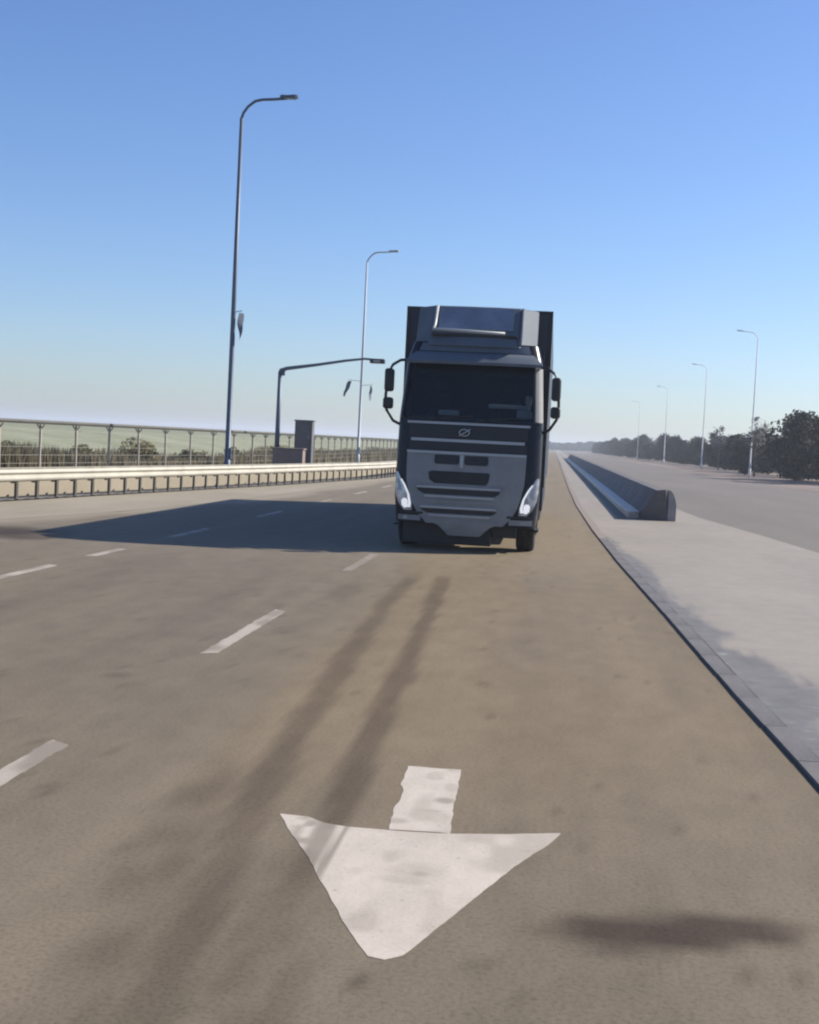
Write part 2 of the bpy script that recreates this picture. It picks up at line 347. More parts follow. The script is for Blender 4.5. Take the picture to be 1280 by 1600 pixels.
# ------------------------------------------------------------ the ground
bm = bmesh.new()
bmesh.ops.create_grid(bm, x_segments=40, y_segments=40, size=3000)
g = from_bm('ground', bm, M['field'], recalc=False); g.location = (0, 1500, -0.05); props(g, kind='structure')
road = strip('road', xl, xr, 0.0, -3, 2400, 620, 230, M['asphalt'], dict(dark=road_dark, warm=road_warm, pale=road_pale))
strip('road_shoulder', lambda y: xl(y)-0.0, lambda y: min(gr(y)-3.4, -11.0), 0.004, -3, 1200, 160, 12, M['shoulder'])
def med_paint(X, Y):
    k = np.interp(Y, [-3, 3, 7.45, 9.94, 14.58, 21.6, 29.5, 42], [1.78, 1.70, 1.62, 1.52, 1.39, 1.17, 1.0, .84])
    w = np.interp(Y, [5, 9, 12.6, 15, 20, 26, 30], [.70, .62, .46, .34, .36, .22, 0.1])*(0.6+0.9*vn(X*1.5, Y*1.1+3))
    return (1-sstep(-0.10, 0.10, X-k-w+0.16*(vn(X*9, Y*7)-.5)+.08*(vn(X*25,Y*17)-.5)))*(0.75+.25*vn(X*6, Y*4))*sstep(2, 4, Y)*(1-sstep(25, 34, Y))
KW = 0.16
strip('median_pavement', lambda y: xr(y)+KW-.002, xm, 0.0228, -3, 2400, 420, 90, M['median'], dict(paint=med_paint))
strip('right_carriageway', lambda y: xm(y)-0.3, xf, 0.012, -3, 2400, 200, 20, M['road2'])
def vz(X, Y, U): return 0.018+0.16*np.clip(U*6, 0, 1)+0.06*(vn(X*.4, Y*.2)-.5)
strip('dry_verge', lambda y: xf(y)-0.1, lambda y: xf(y)+70, 0, -3, 2400, 200, 60, M['soil'], zf=vz)
# pale green bank behind the security fence
def bz(X, Y, U):
    d = np.clip(U*120, 0, 120)
    return -0.02+1.55*sstep(0.5, 16, d)+0.22*sstep(20, 90, d)+0.25*(vn(X*.12, Y*.05)-.5)*sstep(2, 30, d)
strip('grass_bank', lambda y: fe(y)-0.6, lambda y: fe(y)-120.6, 0, 2, 1500, 160, 90, M['bank'], zf=bz)

# kerb stones, each its own piece
kerb = bpy.data.objects.new('kerb', None); COL.objects.link(kerb); kerb['kind'] = 'structure'
bmk = bmesh.new(); add_box(bmk, 0, KW, 0.003, 0.997, -0.04, 0.024, bev=0.004, seg=1)
bmesh.ops.recalc_face_normals(bmk, faces=bmk.faces)
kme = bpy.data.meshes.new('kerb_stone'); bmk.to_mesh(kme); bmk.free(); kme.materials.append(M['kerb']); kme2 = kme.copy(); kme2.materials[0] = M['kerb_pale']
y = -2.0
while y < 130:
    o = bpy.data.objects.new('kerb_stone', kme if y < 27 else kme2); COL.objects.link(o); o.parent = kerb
    a = math.atan2(xr(y+1)-xr(y), 1.0)
    o.location = (xr(y)-0.004, y, rnd.uniform(-0.0008, 0.001)); o.rotation_euler = (0, 0, -a+rnd.uniform(-.006, .006))
    y += 1.0
strip('kerb_run', lambda y: xr(y)-0.002, lambda y: xr(y)+KW, 0.023, 130, 2400, 20, 2, M['kerb'])

# ------------------------------------------------------------ painted markings
def flat_paint(name, outline, z, label, wear=None, sub=0.05, group=None, jag=0.0):
    """a sheet of paint with ragged edge filled as a fine grid clipped to the outline"""
    P = np.array(outline, float)
    x0, y0 = P.min(0); x1, y1 = P.max(0)
    nx = max(3, int((x1-x0)/sub)+1); ny = max(3, int((y1-y0)/sub)+1)
    # densify the outline with a small jitter
    out = []
    for i in range(len(P)):
        a, b_ = P[i], P[(i+1) % len(P)]; L = np.hypot(*(b_-a)); k = max(1, int(L/0.05))
        for j in range(k):
            q = a+(b_-a)*j/k
            jj = jag*(noise.noise((q[0]*11, q[1]*9, 3.3))) + jag*0.5*noise.noise((q[0]*37, q[1]*31, 1.3))
            nrm = np.array([-(b_-a)[1], (b_-a)[0]])/max(L, 1e-6)
            q = q+nrm*jj; out.append(q)
    bm = bmesh.new(); vs = [bm.verts.new((q[0], q[1], z)) for q in out]
    f = bm.faces.new(vs)
    if f.normal.z < 0: f.normal_flip()
    for i in range(1, nx): bmesh.ops.bisect_plane(bm, geom=bm.verts[:]+bm.edges[:]+bm.faces[:], plane_co=(x0+(x1-x0)*i/nx, 0, 0), plane_no=(1, 0, 0))
    for i in range(1, ny): bmesh.ops.bisect_plane(bm, geom=bm.verts[:]+bm.edges[:]+bm.faces[:], plane_co=(0, y0+(y1-y0)*i/ny, 0), plane_no=(0, 1, 0))
    bm.normal_update()
    for f in bm.faces:
        if f.normal.z < 0: f.normal_flip()
    me = bpy.data.meshes.new(name); bm.to_mesh(me); bm.free()
    co = np.array([v.co[:] for v in me.vertices])
    at_ = me.attributes.new('wear', 'FLOAT', 'POINT')
    w = wear(co[:, 0], co[:, 1]) if wear else 0.35*sstep(.5, .8, vn(co[:, 0]*9, co[:, 1]*5))
    at_.data.foreach_set('value', np.clip(w, 0, 1).astype('f'))
    o = link_mesh(name, me, M['paint']); props(o, kind='structure')
    return o
def arrow_wear(X, Y):
    w = 0.35*sstep(.5, .85, vn(X*8, Y*5))
    for (x_, y_, a, rx, ry) in ((-0.47, 5.42, .55, .05, .035), (-0.53, 5.33, .3, .12, .06), (-0.10, 5.78, .35, .03, .02), (-.02, 5.86, .5, .03, .025), (-.5, 5.45, .25, .14, .12)):
        e = np.sqrt(((X-x_)/rx)**2+((Y-y_)/ry)**2); w = np.maximum(w, (1-sstep(.5, 1.3, e))*a)
    # tyre tracks across the left wing
    c1 = np.interp(Y, [5.1, 5.5, 6.1], [-0.99, -0.97, -0.985]); w = np.maximum(w, (1-sstep(.03, .07, np.abs(X-c1)))*(.8+.3*vn(X*20, Y*9)))
    c2 = np.interp(Y, [5.1, 5.5, 6.1], [-0.90, -0.895, -0.88]); w = np.maximum(w, (1-sstep(.008, .022, np.abs(X-c2)))*.9)
    w = np.maximum(w, (X < -.93)*sstep(.35, .6, vn(X*16, Y*11))*.75*sstep(-1.17, -1.08, X))
    return w
def scrap(n, a, t0): return lambda X, Y: a*sstep(t0, t0+.2, vn(X*n, Y*n*.6))
flat_paint('arrow_head_marking', [(-1.24, 6.12), (-1.1, 6.11), (-1.0, 6.03), (-0.87, 6.0), (-0.64, 6.0), (-0.4, 6.02), (-0.1, 6.1), (0.14, 6.18), (0.1, 6.03), (-0.07, 5.62), (-0.22, 5.18), (-0.35, 4.79), (-0.44, 4.53), (-0.5, 4.48), (-0.56, 4.50), (-0.67, 4.72), (-0.82, 5.1), (-0.98, 5.51), (-1.13, 5.85)], 0.0015, '', arrow_wear, 0.02, jag=0.006)
def stem_wear(X, Y):
    w = scrap(9, .3, .5)(X, Y)
    for (x_, y_, a, rx, ry) in ((-0.46, 6.58, .7, .06, .06), (-0.52, 6.38, .45, .07, .03), (-0.66, 6.16, .5, .06, .05)):
        e = np.sqrt(((X-x_)/rx)**2+((Y-y_)/ry)**2); w = np.maximum(w, (1-sstep(.5, 1.3, e))*a)
    return w
flat_paint('arrow_stem_marking', [(-0.73, 7.23), (-0.42, 7.24), (-0.42, 6.98), (-0.41, 6.67), (-0.39, 6.036), (-0.68, 6.012), (-0.70, 6.31), (-0.69, 6.70), (-0.72, 6.83)], 0.0015, '', stem_wear, 0.02, jag=0.011)
def dash(x, y0, y1, w=0.13, z=0.002):
    flat_paint('lane_dash', [(x-w/2, y0), (x+w/2, y0+0.08), (x+w/2+.01, y1-.1), (x-w/2, y1)], z, '', lambda X, Y: 0.38+0.55*sstep(.3, .75, vn(X*8, Y*3))+0.45*sstep(16, 17, Y)*(X > -4), 0.06, jag=0.014)
for y0 in (4.25, 10.38, 17.6, 24.2, 31, 38, 45, 52, 59, 66): dash(-2.78, y0, y0+2.95)
for y0, y1 in ((8.0, 10.6), (14.1, 16.2), (17.5, 18.9), (21.3, 23.8), (28.0, 30.5), (35, 37.5), (42, 44.5), (49, 51.5), (56, 58.5)): dash(-6.45, y0, y1, .15)

# ------------------------------------------------------------ truck
T = empty('articulated_truck', (-1.45, 21.9, 0), 'dark navy articulated truck with grey grille driving towards us in the right lane', 'truck')
BOW = 0.30; NP = 3.2; YB = 1.62
zf_ = [0.30, 0.45, 0.9, 1.35, 2.25, 3.28, 3.62]
ff_ = [0.06, 0.00, -0.01, 0.02, 0.13, 0.42, 0.58]
wf_ = [1.16, 1.21, 1.25, 1.255, 1.25, 1.19, 1.10]
def fz(z): return float(np.interp(z, zf_, ff_))
def wz(z): return float(np.interp(z, zf_, wf_))
def SP(s, z, off=0.0):
    """point on the cab surface. |s|<=1 across the front, 1..2 back along the side"""
    w = wz(z)+off; f = fz(z)-off
    a = min(abs(s), 1.0); sg = 1 if s >= 0 else -1
    yy = f+BOW*(1-(1-a**NP)**(1/NP)); xx = sg*w*a
    if abs(s) > 1: yy = f+BOW+(abs(s)-1)*(YB-f-BOW)
    return Vector((xx, yy, z))
def panel(name, zs, xa, xb, mat, off=0.012, thick=0.03, nc=22, parent=T):
    """panel following the cab front, x limits given per height"""
    rows = []
    for z, a, b_ in zip(zs, xa, xb):
        w = wz(z)+off
        rows.append([SP(max(-1, min(1, (a+(b_-a)*k/nc)/w)), z, off) for k in range(nc+1)])
    return thick_grid(name, rows, mat, parent, thick)
def warp(k, n):
    q = -1+2*k/n; return (1 if q >= 0 else -1)*(1-(1-abs(q))**1.8)
def shell(name, zs, ss, mat, thick=0.05, parent=T, off=0.0):
    bm = bmesh.new(); A = []; B = []
    for z in zs:
        A.append([bm.verts.new(SP(s, z, off)) for s in ss])
        B.append([bm.verts.new(SP(s, z, off-thick)) for s in ss])
    for i in range(len(zs)-1):
        for j in range(len(ss)-1):
            bm.faces.new((A[i][j], A[i][j+1], A[i+1][j+1], A[i+1][j])); bm.faces.new((B[i][j], B[i+1][j], B[i+1][j+1], B[i][j+1]))
        bm.faces.new((A[i][0], A[i+1][0], B[i+1][0], B[i][0])); bm.faces.new((A[i][-1], B[i][-1], B[i+1][-1], A[i+1][-1]))
    for j in range(len(ss)-1):
        bm.faces.new((A[0][j], B[0][j], B[0][j+1], A[0][j+1])); bm.faces.new((A[-1][j], A[-1][j+1], B[-1][j+1], B[-1][j]))
    o = from_bm(name, bm, mat, parent, smooth=True)
    m = o.modifiers.new('edges', 'EDGE_SPLIT'); m.split_angle = math.radians(38)
    return o
front = [warp(k, 40) for k in range(41)]
allr = [-2, -1.5]+front+[1.5, 2]
cabl = shell('cab_body', [0.46, 0.6, 0.9, 1.35, 1.8, 2.27], allr, M['cab'])
# wheel arches are covered by dark liners under the cab body
shell('cab_roof', [3.25, 3.36, 3.5, 3.62], allr, M['cab'])
bm = bmesh.new()
rv = [bm.verts.new(SP(s, 3.60)+Vector((0, 0, .02))) for s in allr]; bm.faces.new(rv)
from_bm('roof_skin', bm, M['cab'], T)
box('cab_rear_wall', (-1.19, 1.19, YB-.05, YB-.002, 0.9, 3.6), M['cab'], T, .01)
box('cab_floor', (-1.15, 1.15, .35, YB-.06, 1.75, 1.8), M['interior_dark'], T)
# pillars
def pil(sa, sb): return [sa+(sb-sa)*k/8 for k in range(9)]
zp = [2.275, 2.6, 2.95, 3.245]
shell('windscreen_pillar', zp, pil(-1.16, -0.945), M['cab'])
p = shell('windscreen_pillar', zp, pil(0.90, 1.16), M['cab_grey']); p['label'] = 'pillar painted light grey as if sunlit'  # grey instead of cab navy: sunlight on this side put into the colour
shell('side_panel', zp, [-2, -1.75, -1.62], M['cab']); shell('side_panel', zp, [1.62, 1.75, 2], M['cab'])
shell('side_window', [2.28, 2.7, 3.24], [-1.615, -1.4, -1.165], M['glass'], 0.012, off=-.012); shell('side_window', [2.28, 2.7, 3.24], [1.165, 1.4, 1.615], M['glass'], 0.012, off=-.012)
ws = shell('windscreen', [2.28, 2.45, 2.6, 2.8, 2.95, 3.1, 3.24], [-.94+1.835*k/30 for k in range(31)], M['glass'], 0.012, off=-.012)
# interior: dashboard, seats, wheel
db = box('dashboard', (-1.1, 1.1, .42, .85, 2.05, 2.33), M['interior'], T, .06)
for sx in (-.62, .62):
    s_ = box('seat', (sx-.24, sx+.24, 1.05, 1.22, 1.9, 2.75), M['interior_dark'], T, .06)
    box('headrest', (sx-.13, sx+.13, 1.03, 1.15, 2.78, 2.98), M['interior_dark'], s_, .04)
bm = bmesh.new(); pts = [(-.62*-1+.22*math.cos(a), .98-.07*math.sin(a), 2.33+.2*math.sin(a)) for a in [2*math.pi*k/20 for k in range(21)]]
add_tube(bm, pts, .016, 6, False); from_bm('steering_wheel', bm, M['black_plastic'], T, True)
box('light_patch_bar', (.28, 1.0, .60, .80, 2.50, 2.57), M['pale_inside'], T, .02)  # added pale boxes, here and below, stand for light patches behind the glass
box('light_patch_block', (.78, 1.04, .52, .78, 2.335, 2.49), M['pale_inside'], T, .04)
box('light_patch_top', (.92, 1.02, .60, .95, 2.575, 2.74), M['pale_inside'], T, .03)
box('light_patch_left', (-.58, -.22, .42, .60, 2.335, 2.43), M['pale_inside'], T, .02)
box('sun_visor_blind', (-1.0, 1.0, .62, .66, 3.05, 3.22), M['interior_dark'], T, .01)
# exterior visor
rows = []
for z, o_ in ((3.22, .15), (3.27, .17), (3.36, .11), (3.44, .03)):
    rows.append([SP(warp(k, 30)*.87, z, o_) for k in range(31)])
thick_grid('sun_visor', rows, M['defl'], T, .03)
panel('roof_marker_strip', [3.455, 3.60], [-.98, -.93], [.98, .93], M['defl'], .015, .02)
# grille face
gp = panel('grille_panel', [0.47, 0.62, 0.80, 1.0, 1.2, 1.45, 1.66], [-.66, -.80, -.92, -.99, -1.04, -1.05, -1.05], [.66, .80, .90, .95, .99, 1.0, 1.0], M['cab_grey'], .022, .04)
panel('lower_spoiler', [0.27, 0.36, 0.44, 0.53], [-.27, -.36, -.45, -.68], [.27, .36, .45, .68], M['cab_grey'], .03, .05)
panel('grille_top_trim', [1.665, 1.71], [-1.05, -1.06], [1.0, 1.0], M['cab_trim'], .04, .05)
panel('bonnet_trim', [1.875, 1.925], [-1.0, -1.0], [.96, .96], M['cab_trim'], .032, .04)
panel('scuttle_trim', [2.175, 2.215], [-1.08, -1.08], [1.04, 1.04], M['cab_trim'], .026, .03)
panel('black_band', [1.94, 2.16], [-1.04, -1.04], [1.0, 1.0], M['black_plastic'], .010, .02)
panel('black_band', [1.72, 1.865], [-1.04, -1.04], [1.0, 1.0], M['black_plastic'], .010, .02)
SL = .038
for xa, xb in ((-.57, -.14), (-.05, .36)): 
    fr = panel('air_inlet', [1.49, 1.52, 1.63, 1.65], [xa+.03, xa, xa, xa+.02], [xb-.03, xb, xb, xb-.02], M['black_plastic'], .030, .02, 10)
    panel('inlet_bar', [1.565, 1.58], [xa+.02, xa+.02], [xb-.02, xb-.02], M['chassis'], .036, .01, 10, fr)
panel('grille_divider', [1.44, 1.66], [-.125, -.125], [-.07, -.07], M['cab_trim'], .045, .02, 4)
panel('mesh_panel', [1.16, 1.22, 1.35, 1.37], [-.55, -.64, -.66, -.60], [.34, .38, .40, .36], M['interior_dark'], .030, .02)
for z0, z1, xa, xb in ((0.97, 1.065, -.86, .60), (0.645, 0.72, -.78, .55)):
    s_ = panel('grille_slot', [z0, (z0+z1)/2, z1], [xa+.14, xa+.05, xa], [xb-.1, xb-.03, xb], M['black_plastic'], .030, .02)
    panel('slot_lip', [z1+.012, z1+.045], [xa, xa+.02], [xb, xb-.02], M['cab_trim'], .06, .05)
    panel('slot_sill', [z0-.05, z0-.02], [xa+.16, xa+.15], [xb-.12, xb-.11], M['cab_trim'], .05, .04)
panel('grille_slat', [0.83, 0.87], [-.7, -.7], [.5, .5], M['cab_grey'], .042, .03)
panel('grille_slat', [1.115, 1.14], [-.8, -.8], [.66, .66], M['cab_grey'], .042, .03)
# badge: an oval with a slanting bar
bm = bmesh.new()
add_tube(bm, [(-.08+.085*math.cos(a), .045, 2.045+.055*math.sin(a)) for a in [2*math.pi*k/24 for k in range(25)]], .012, 6, False)
add_tube(bm, [(-.17, .035, 1.985), (.02, .035, 2.105)], .013, 6)
bb = from_bm('badge', bm, M['badge'], T, True)
# headlights, left and right mirrored
for sg in (-1, 1):
    zs = [.67, .78, .92, 1.08, 1.22, 1.32]
    ia = [.92, .925, .965, 1.05, 1.14, 1.20]; ob = [1.06, 1.16, 1.215, 1.235, 1.24, 1.245]
    xa, xb = ([-o_ for o_ in ob], [-i for i in ia]) if sg < 0 else (ia, ob)
    h = panel('headlight', zs, xa, xb, M['lens'], .022, .03, 10)
    def sub(nm, zs, a, b_, mat):
        xa, xb = ([-q for q in b_], [-q for q in a]) if sg < 0 else (a, b_)
        return panel(nm, zs, xa, xb, mat, .030, .015, 6, h)
    sub('running_light', [.72, .80, .95, 1.10, 1.20], [.945, .94, .975, 1.05, 1.12], [1.0, .985, 1.01, 1.085, 1.145], M['drl'])
    sub('lamp_bowl', [.71, .75, .83, .87], [1.01, 1.0, 1.0, 1.03], [1.06, 1.10, 1.11, 1.08], M['drl'])
    sub('indicator', [1.0, 1.1, 1.2], [1.11, 1.14, 1.18], [1.17, 1.19, 1.205], M['cab_trim'])
    xa, xb = (([-1.13]*3, [-.72]*3) if sg < 0 else ([.72]*3, [1.13]*3))
    panel('headlight_surround', [.615, .635, .655], xa, xb, M['black_plastic'], .026, .03, 10)
    xa, xb = ((-1.16, -.76) if sg < 0 else (.76, 1.16))
    panel('bumper_corner', [.50, .59], [xa, xa], [xb, xb], M['cab_grey'], .028, .03, 10)
    # step under the bumper corner
    q = panel('fog_light', [.525, .565], [sg*1.02-.04]*2, [sg*1.02+.04]*2, M['lens'], .036, .01, 4)
# added black box standing in for the shade below the bumper
box('underrun_shade_box', (-1.08, .46, .22, .32, .10, .50), M['black_plastic'], T, .02)
box('underrun_shade_bar', (.455, .90, .24, .34, .26, .50), M['black_plastic'], T, .02)  # added black bar, darkens the view of lit ground below the truck
box('front_axle', (-.95, .95, .98, 1.12, .36, .56), M['chassis'], T, .03)
box('chassis_rail', (-.5, -.40, .4, 6.4, .75, 1.0), M['chassis'], T); box('chassis_rail', (.40, .5, .4, 6.4, .75, 1.0), M['chassis'], T)
box('engine_sump', (-.45, .32, .5, 1.5, .30, .9), M['chassis'], T, .05)
box('air_tank', (-1.1, -.5, .35, .55, .25, .48), M['chassis'], T, .04)
# wipers
for xa, xb in ((-.75, -.05), (.1, .8)):
    tube('wiper', [(xa, .105, 2.24), (xa+.35, .115, 2.30), (xb+.1, .125, 2.335)], .012, M['black_plastic'], T, 6)
# roof fairing
def fair(z):
    q = (z-3.55)/.77; fy = .50+.55*q
    return [Vector(v) for v in ((-1.10, 1.60, z), (-1.10, fy+.42, z), (-.80, fy+.02, z), (-.2, fy-.03, z), (.4, fy-.03, z), (.76, fy+.02, z), (1.06, fy+.42, z), (1.06, 1.60, z))]
bm = bmesh.new(); prev = None
for z in (3.55, 3.75, 4.0, 4.2, 4.30):
    r = [bm.verts.new(v) for v in fair(z)]
    if prev:
        for k in range(len(r)): bm.faces.new((prev[k], prev[(k+1) % len(r)], r[(k+1) % len(r)], r[k]))
    else: bm.faces.new(r)
    prev = r
bm.faces.new(prev)
fo = from_bm('roof_fairing', bm, M['defl'], T)
bv = fo.modifiers.new('round', 'BEVEL'); bv.width = .03; bv.segments = 2
def fy(z): return .50+.55*(z-3.55)/.77
thick_grid('fairing_window', [[(x, fy(z)-.055, z) for x in (-.68, -.3, .1, .46, .64)] for z in (3.86, 4.05, 4.27)], simple('fairing_inset_gloss', (.14, .17, .22), .3, .0, .4, 1.1, coat=.3), fo, .03)
tube('fairing_light_bar', [(-.73, fy(4.28)-.075, 4.28), (-.74, fy(3.95)-.08, 3.93), (-.76, fy(3.84)-.09, 3.84), (-.3, fy(3.82)-.10, 3.825), (.50, fy(3.80)-.10, 3.80)], .028, M['cab_trim'], T, 8)
tube('fairing_edge_trim', [(.77, fy(3.6)-.01, 3.60), (.79, fy(3.9)+.0, 3.9), (.79, fy(4.28)+.01, 4.28)], .03, M['defl'], fo, 8)
box('fairing_shadow_gap', (-.78, .72, fy(3.74)-.06, fy(3.74)+.02, 3.73, 3.775), M['black_plastic'], fo, .01)
# mirrors
for sg in (-1, 1):
    X = lambda a: sg*a
    mz = -.04 if sg > 0 else 0.0
    arm = tube('mirror_arm', [(X(1.16), .55, 3.28+mz), (X(1.28), .40, 3.26+mz), (X(1.40), .30, 3.17+mz), (X(1.475), .27, 3.02+mz), (X(1.50), .27, 2.62+mz), (X(1.475), .28, 2.38+mz), (X(1.36), .34, 2.20+mz), (X(1.22), .45, 2.13+mz)], .026, M['black_plastic'], T, 8)
    bm = bmesh.new(); a, b_ = sorted((X(1.365), X(1.525))); add_box(bm, a, b_, .16, .36, 2.70+mz, 3.10+mz, .05, 3)
    h = from_bm('mirror_housing', bm, M['black_plastic'], T, True)
    box('mirror_glass', (a+.02, b_-.02, .362, .368, 2.74+mz, 3.06+mz), M['steel'], h)
    bm = bmesh.new(); a, b_ = sorted((X(1.365), X(1.535))); add_box(bm, a, b_, .16, .36, 2.40+mz, 2.60+mz, .045, 3)
    h = from_bm('mirror_housing', bm, M['black_plastic'], T, True)
    box('mirror_glass', (a+.02, b_-.02, .362, .368, 2.43+mz, 2.57+mz), M['steel'], h)
# door seams and handles on the sides
for sg in (-1, 1):
    a, b_ = sorted((sg*1.252, sg*1.275)); box('door_handle', (a, b_, 1.15, 1.35, 1.9, 1.95), M['black_plastic'], T, .008)
    a, b_ = sorted((sg*1.18, sg*1.27)); box('cab_step', (a, b_, .42, 1.0, .38, .42), M['black_plastic'], T, .01)
# trailer
tr = box('trailer_body', (-1.37, 1.31, 1.77, 15.6, 1.12, 4.33), M['trailer'], T, .03)
box('trailer_corner_post', (-1.375, -1.30, 1.755, 1.80, 1.12, 4.335), M['chassis'], tr, .008)
box('trailer_corner_post', (1.24, 1.315, 1.755, 1.80, 1.12, 4.335), M['chassis'], tr, .008)
box('trailer_top_rail', (-1.375, 1.315, 1.75, 1.78, 4.27, 4.342), M['chassis'], tr, .006)
box('trailer_rear_door', (-1.30, 1.24, 15.6, 15.64, 1.2, 4.28), M['defl'], tr, .008)
box('side_skirt', (-1.33, -1.28, 6.5, 15.0, .45, 1.12), M['trailer'], tr, .01); box('side_skirt', (1.22, 1.27, 6.5, 15.0, .45, 1.12), M['trailer'], tr, .01)
box('trailer_frame', (-.6, .6, 4.5, 15.4, .85, 1.118), M['chassis'], tr)
for sg in (-1, 1):
    a, b_ = sorted((sg*.62, sg*1.2)); box('fuel_tank', (a, b_, 2.3, 4.2, .42, 1.0), M['steel'], T, .10, 3)
def wheel_mesh(wd):
    bm = bmesh.new(); n = 36; R = .51
    prof = [(-wd/2, .30), (-wd/2, R-.07), (-wd/2+.02, R-.02), (-wd/2+.05, R), (-wd*.18, R), (-wd*.17, R-.012), (-wd*.13, R-.012), (-wd*.12, R), (wd*.12, R), (wd*.13, R-.012), (wd*.17, R-.012), (wd*.18, R), (wd/2-.05, R), (wd/2-.02, R-.02), (wd/2, R-.07), (wd/2, .30)]
    rings = [[bm.verts.new((x, r*math.cos(2*math.pi*k/n), r*math.sin(2*math.pi*k/n))) for k in range(n)] for x, r in prof]
    for a, b_ in zip(rings, rings[1:]+rings[:1]):
        for k in range(n): bm.faces.new((a[k], a[(k+1) % n], b_[(k+1) % n], b_[k]))
    bmesh.ops.recalc_face_normals(bm, faces=bm.faces)
    me = bpy.data.meshes.new('tyre'); bm.to_mesh(me); bm.free(); me.materials.append(M['rubber']); return me
def rim_mesh(wd, sg):
    bm = bmesh.new(); n = 30
    prof = [(wd*.48, .298), (wd*.30, .27), (wd*.18, .24), (wd*.18, .13), (wd*.42, .11), (wd*.45, .06), (wd*.45, 0.001)]
    rings = [[bm.verts.new((sg*x, r*math.cos(2*math.pi*k/n), r*math.sin(2*math.pi*k/n))) for k in range(n)] for x, r in prof]
    for a, b_ in zip(rings, rings[1:]):
        for k in range(n): bm.faces.new((a[k], a[(k+1) % n], b_[(k+1) % n], b_[k]))
    bmesh.ops.recalc_face_normals(bm, faces=bm.faces)
    me = bpy.data.meshes.new('rim'); bm.to_mesh(me); bm.free(); me.materials.append(M['steel']); return me
for yv, wd in ((1.05, .33), (5.1, .60), (10.6, .38), (11.95, .38), (13.3, .38)):
    for sg in (-1, 1):
        o = bpy.data.objects.new('wheel', wheel_mesh(wd)); COL.objects.link(o); o.parent = T
        o.location = (sg*(1.21-wd/2), yv, .51)
        r = bpy.data.objects.new('rim', rim_mesh(wd, sg)); COL.objects.link(r); r.parent = o
for sg in (-1, 1):
    a, b_ = sorted((sg*.86, sg*1.235)); box('wheel_arch_liner', (a, b_, .44, 1.6, 1.03, 1.08), M['black_plastic'], T, .01)
    a, b_ = sorted((sg*.86, sg*1.24)); box('mudguard', (a, b_, 4.5, 5.75, 1.03, 1.07), M['black_plastic'], T, .01)

# ------------------------------------------------------------ guard rail on the left
path_y = list(np.arange(6, 64, 2.0))+list(np.arange(64, 300, 12.0))
G = empty('guard_rail', (gr(28), 28, 0), 'pale steel guard rail on short dark posts along the left shoulder', 'guard rail')
def local(o, me_or): pass
prof = [(0, .42), (.035, .44), (.055, .475), (.055, .50), (0.0, .545), (0.0, .575), (.055, .62), (.055, .645), (.035, .685), (0, .70), (.03, .735), (-.02, .745), (-.025, .41)]
bm = bmesh.new(); prev = None
for y in path_y:
    x = gr(y)
    r = [bm.verts.new((x-gr(28)+px_, y-28, pz+.03)) for px_, pz in prof]
    if prev:
        for k in range(len(r)): bm.faces.new((prev[k], prev[(k+1) % len(r)], r[(k+1) % len(r)], r[k]))
    else: bm.faces.new(r)
    prev = r
bm.faces.new(prev)
beam = from_bm('beam', bm, M['galv'], G)
bm = bmesh.new(); add_box(bm, -.06, .0, -.10, .10, -.05, .44, .008, 1); add_box(bm, -.16, -.09, -.05, .05, .40, .72, .006, 1)
bmesh.ops.recalc_face_normals(bm, faces=bm.faces); pme = bpy.data.meshes.new('post'); bm.to_mesh(pme); bm.free(); pme.materials.append(M['post'])
y = 20.0
while y < 75:
    o = bpy.data.objects.new('post', pme); COL.objects.link(o); o.parent = G
    o.location = (gr(y)-gr(28)+.0, y-28, 0); o.rotation_euler = (0, 0, .15+rnd.uniform(-.05, .05)); y += .88
# low kerb running under the rail
strip('shoulder_kerb', lambda y: gr(y)-0.12, lambda y: gr(y)+0.12, 0.05, 6, 300, 60, 3, M['kerb'], zf=lambda X, Y, U: 0.045+0.0*X)
# low concrete parapet behind the rail
bm = bmesh.new(); prev = None
for y in path_y:
    x = gr(y)-1.0
    r = [bm.verts.new((x-gr(28)+a, y-28, z)) for a, z in ((0, 0), (0, .66), (-.22, .68), (-.25, .0))]
    if prev:
        for k in range(4): bm.faces.new((prev[k], prev[(k+1) % 4], r[(k+1) % 4], r[k]))
    else: bm.faces.new(r)
    prev = r
bm.faces.new(prev)
pw = from_bm('low_parapet', bm, M['shoulder']); pw.location = (gr(28), 28, 0)
props(pw, 'low pale concrete parapet running just behind the steel guard rail', 'wall')

# ------------------------------------------------------------ security fence
F = empty('security_fence', (fe(36), 36, 0), 'wire fence with pale posts and dark top rail in front of the grassy bank', 'fence')
bm = bmesh.new()
fys = list(np.arange(14, 66, 3.0))+list(np.arange(66, 320, 14.0))
add_tube(bm, [(fe(y)-fe(36), y-36, 1.86) for y in fys], .072, 6)
from_bm('top_rail', bm, M['fence_rail'], F)
for k, z in enumerate((.35, .6, .85, 1.1, 1.35, 1.6)):
    bm = bmesh.new(); add_tube(bm, [(fe(y)-fe(36), y-36, z) for y in fys], .006, 4); from_bm('wire', bm, M['wire'], F)
bm = bmesh.new(); add_box(bm, -.034, .034, -.034, .034, -.05, 1.84, .008, 1)
add_tube(bm, [(0, 0, 1.62), (-.12, 0, 1.80)], .022, 5); add_tube(bm, [(0, 0, 1.62), (.12, 0, 1.80)], .022, 5)
bmesh.ops.recalc_face_normals(bm, faces=bm.faces); fme = bpy.data.meshes.new('post'); bm.to_mesh(fme); bm.free(); fme.materials.append(M['fence_post'])
y = 18.0
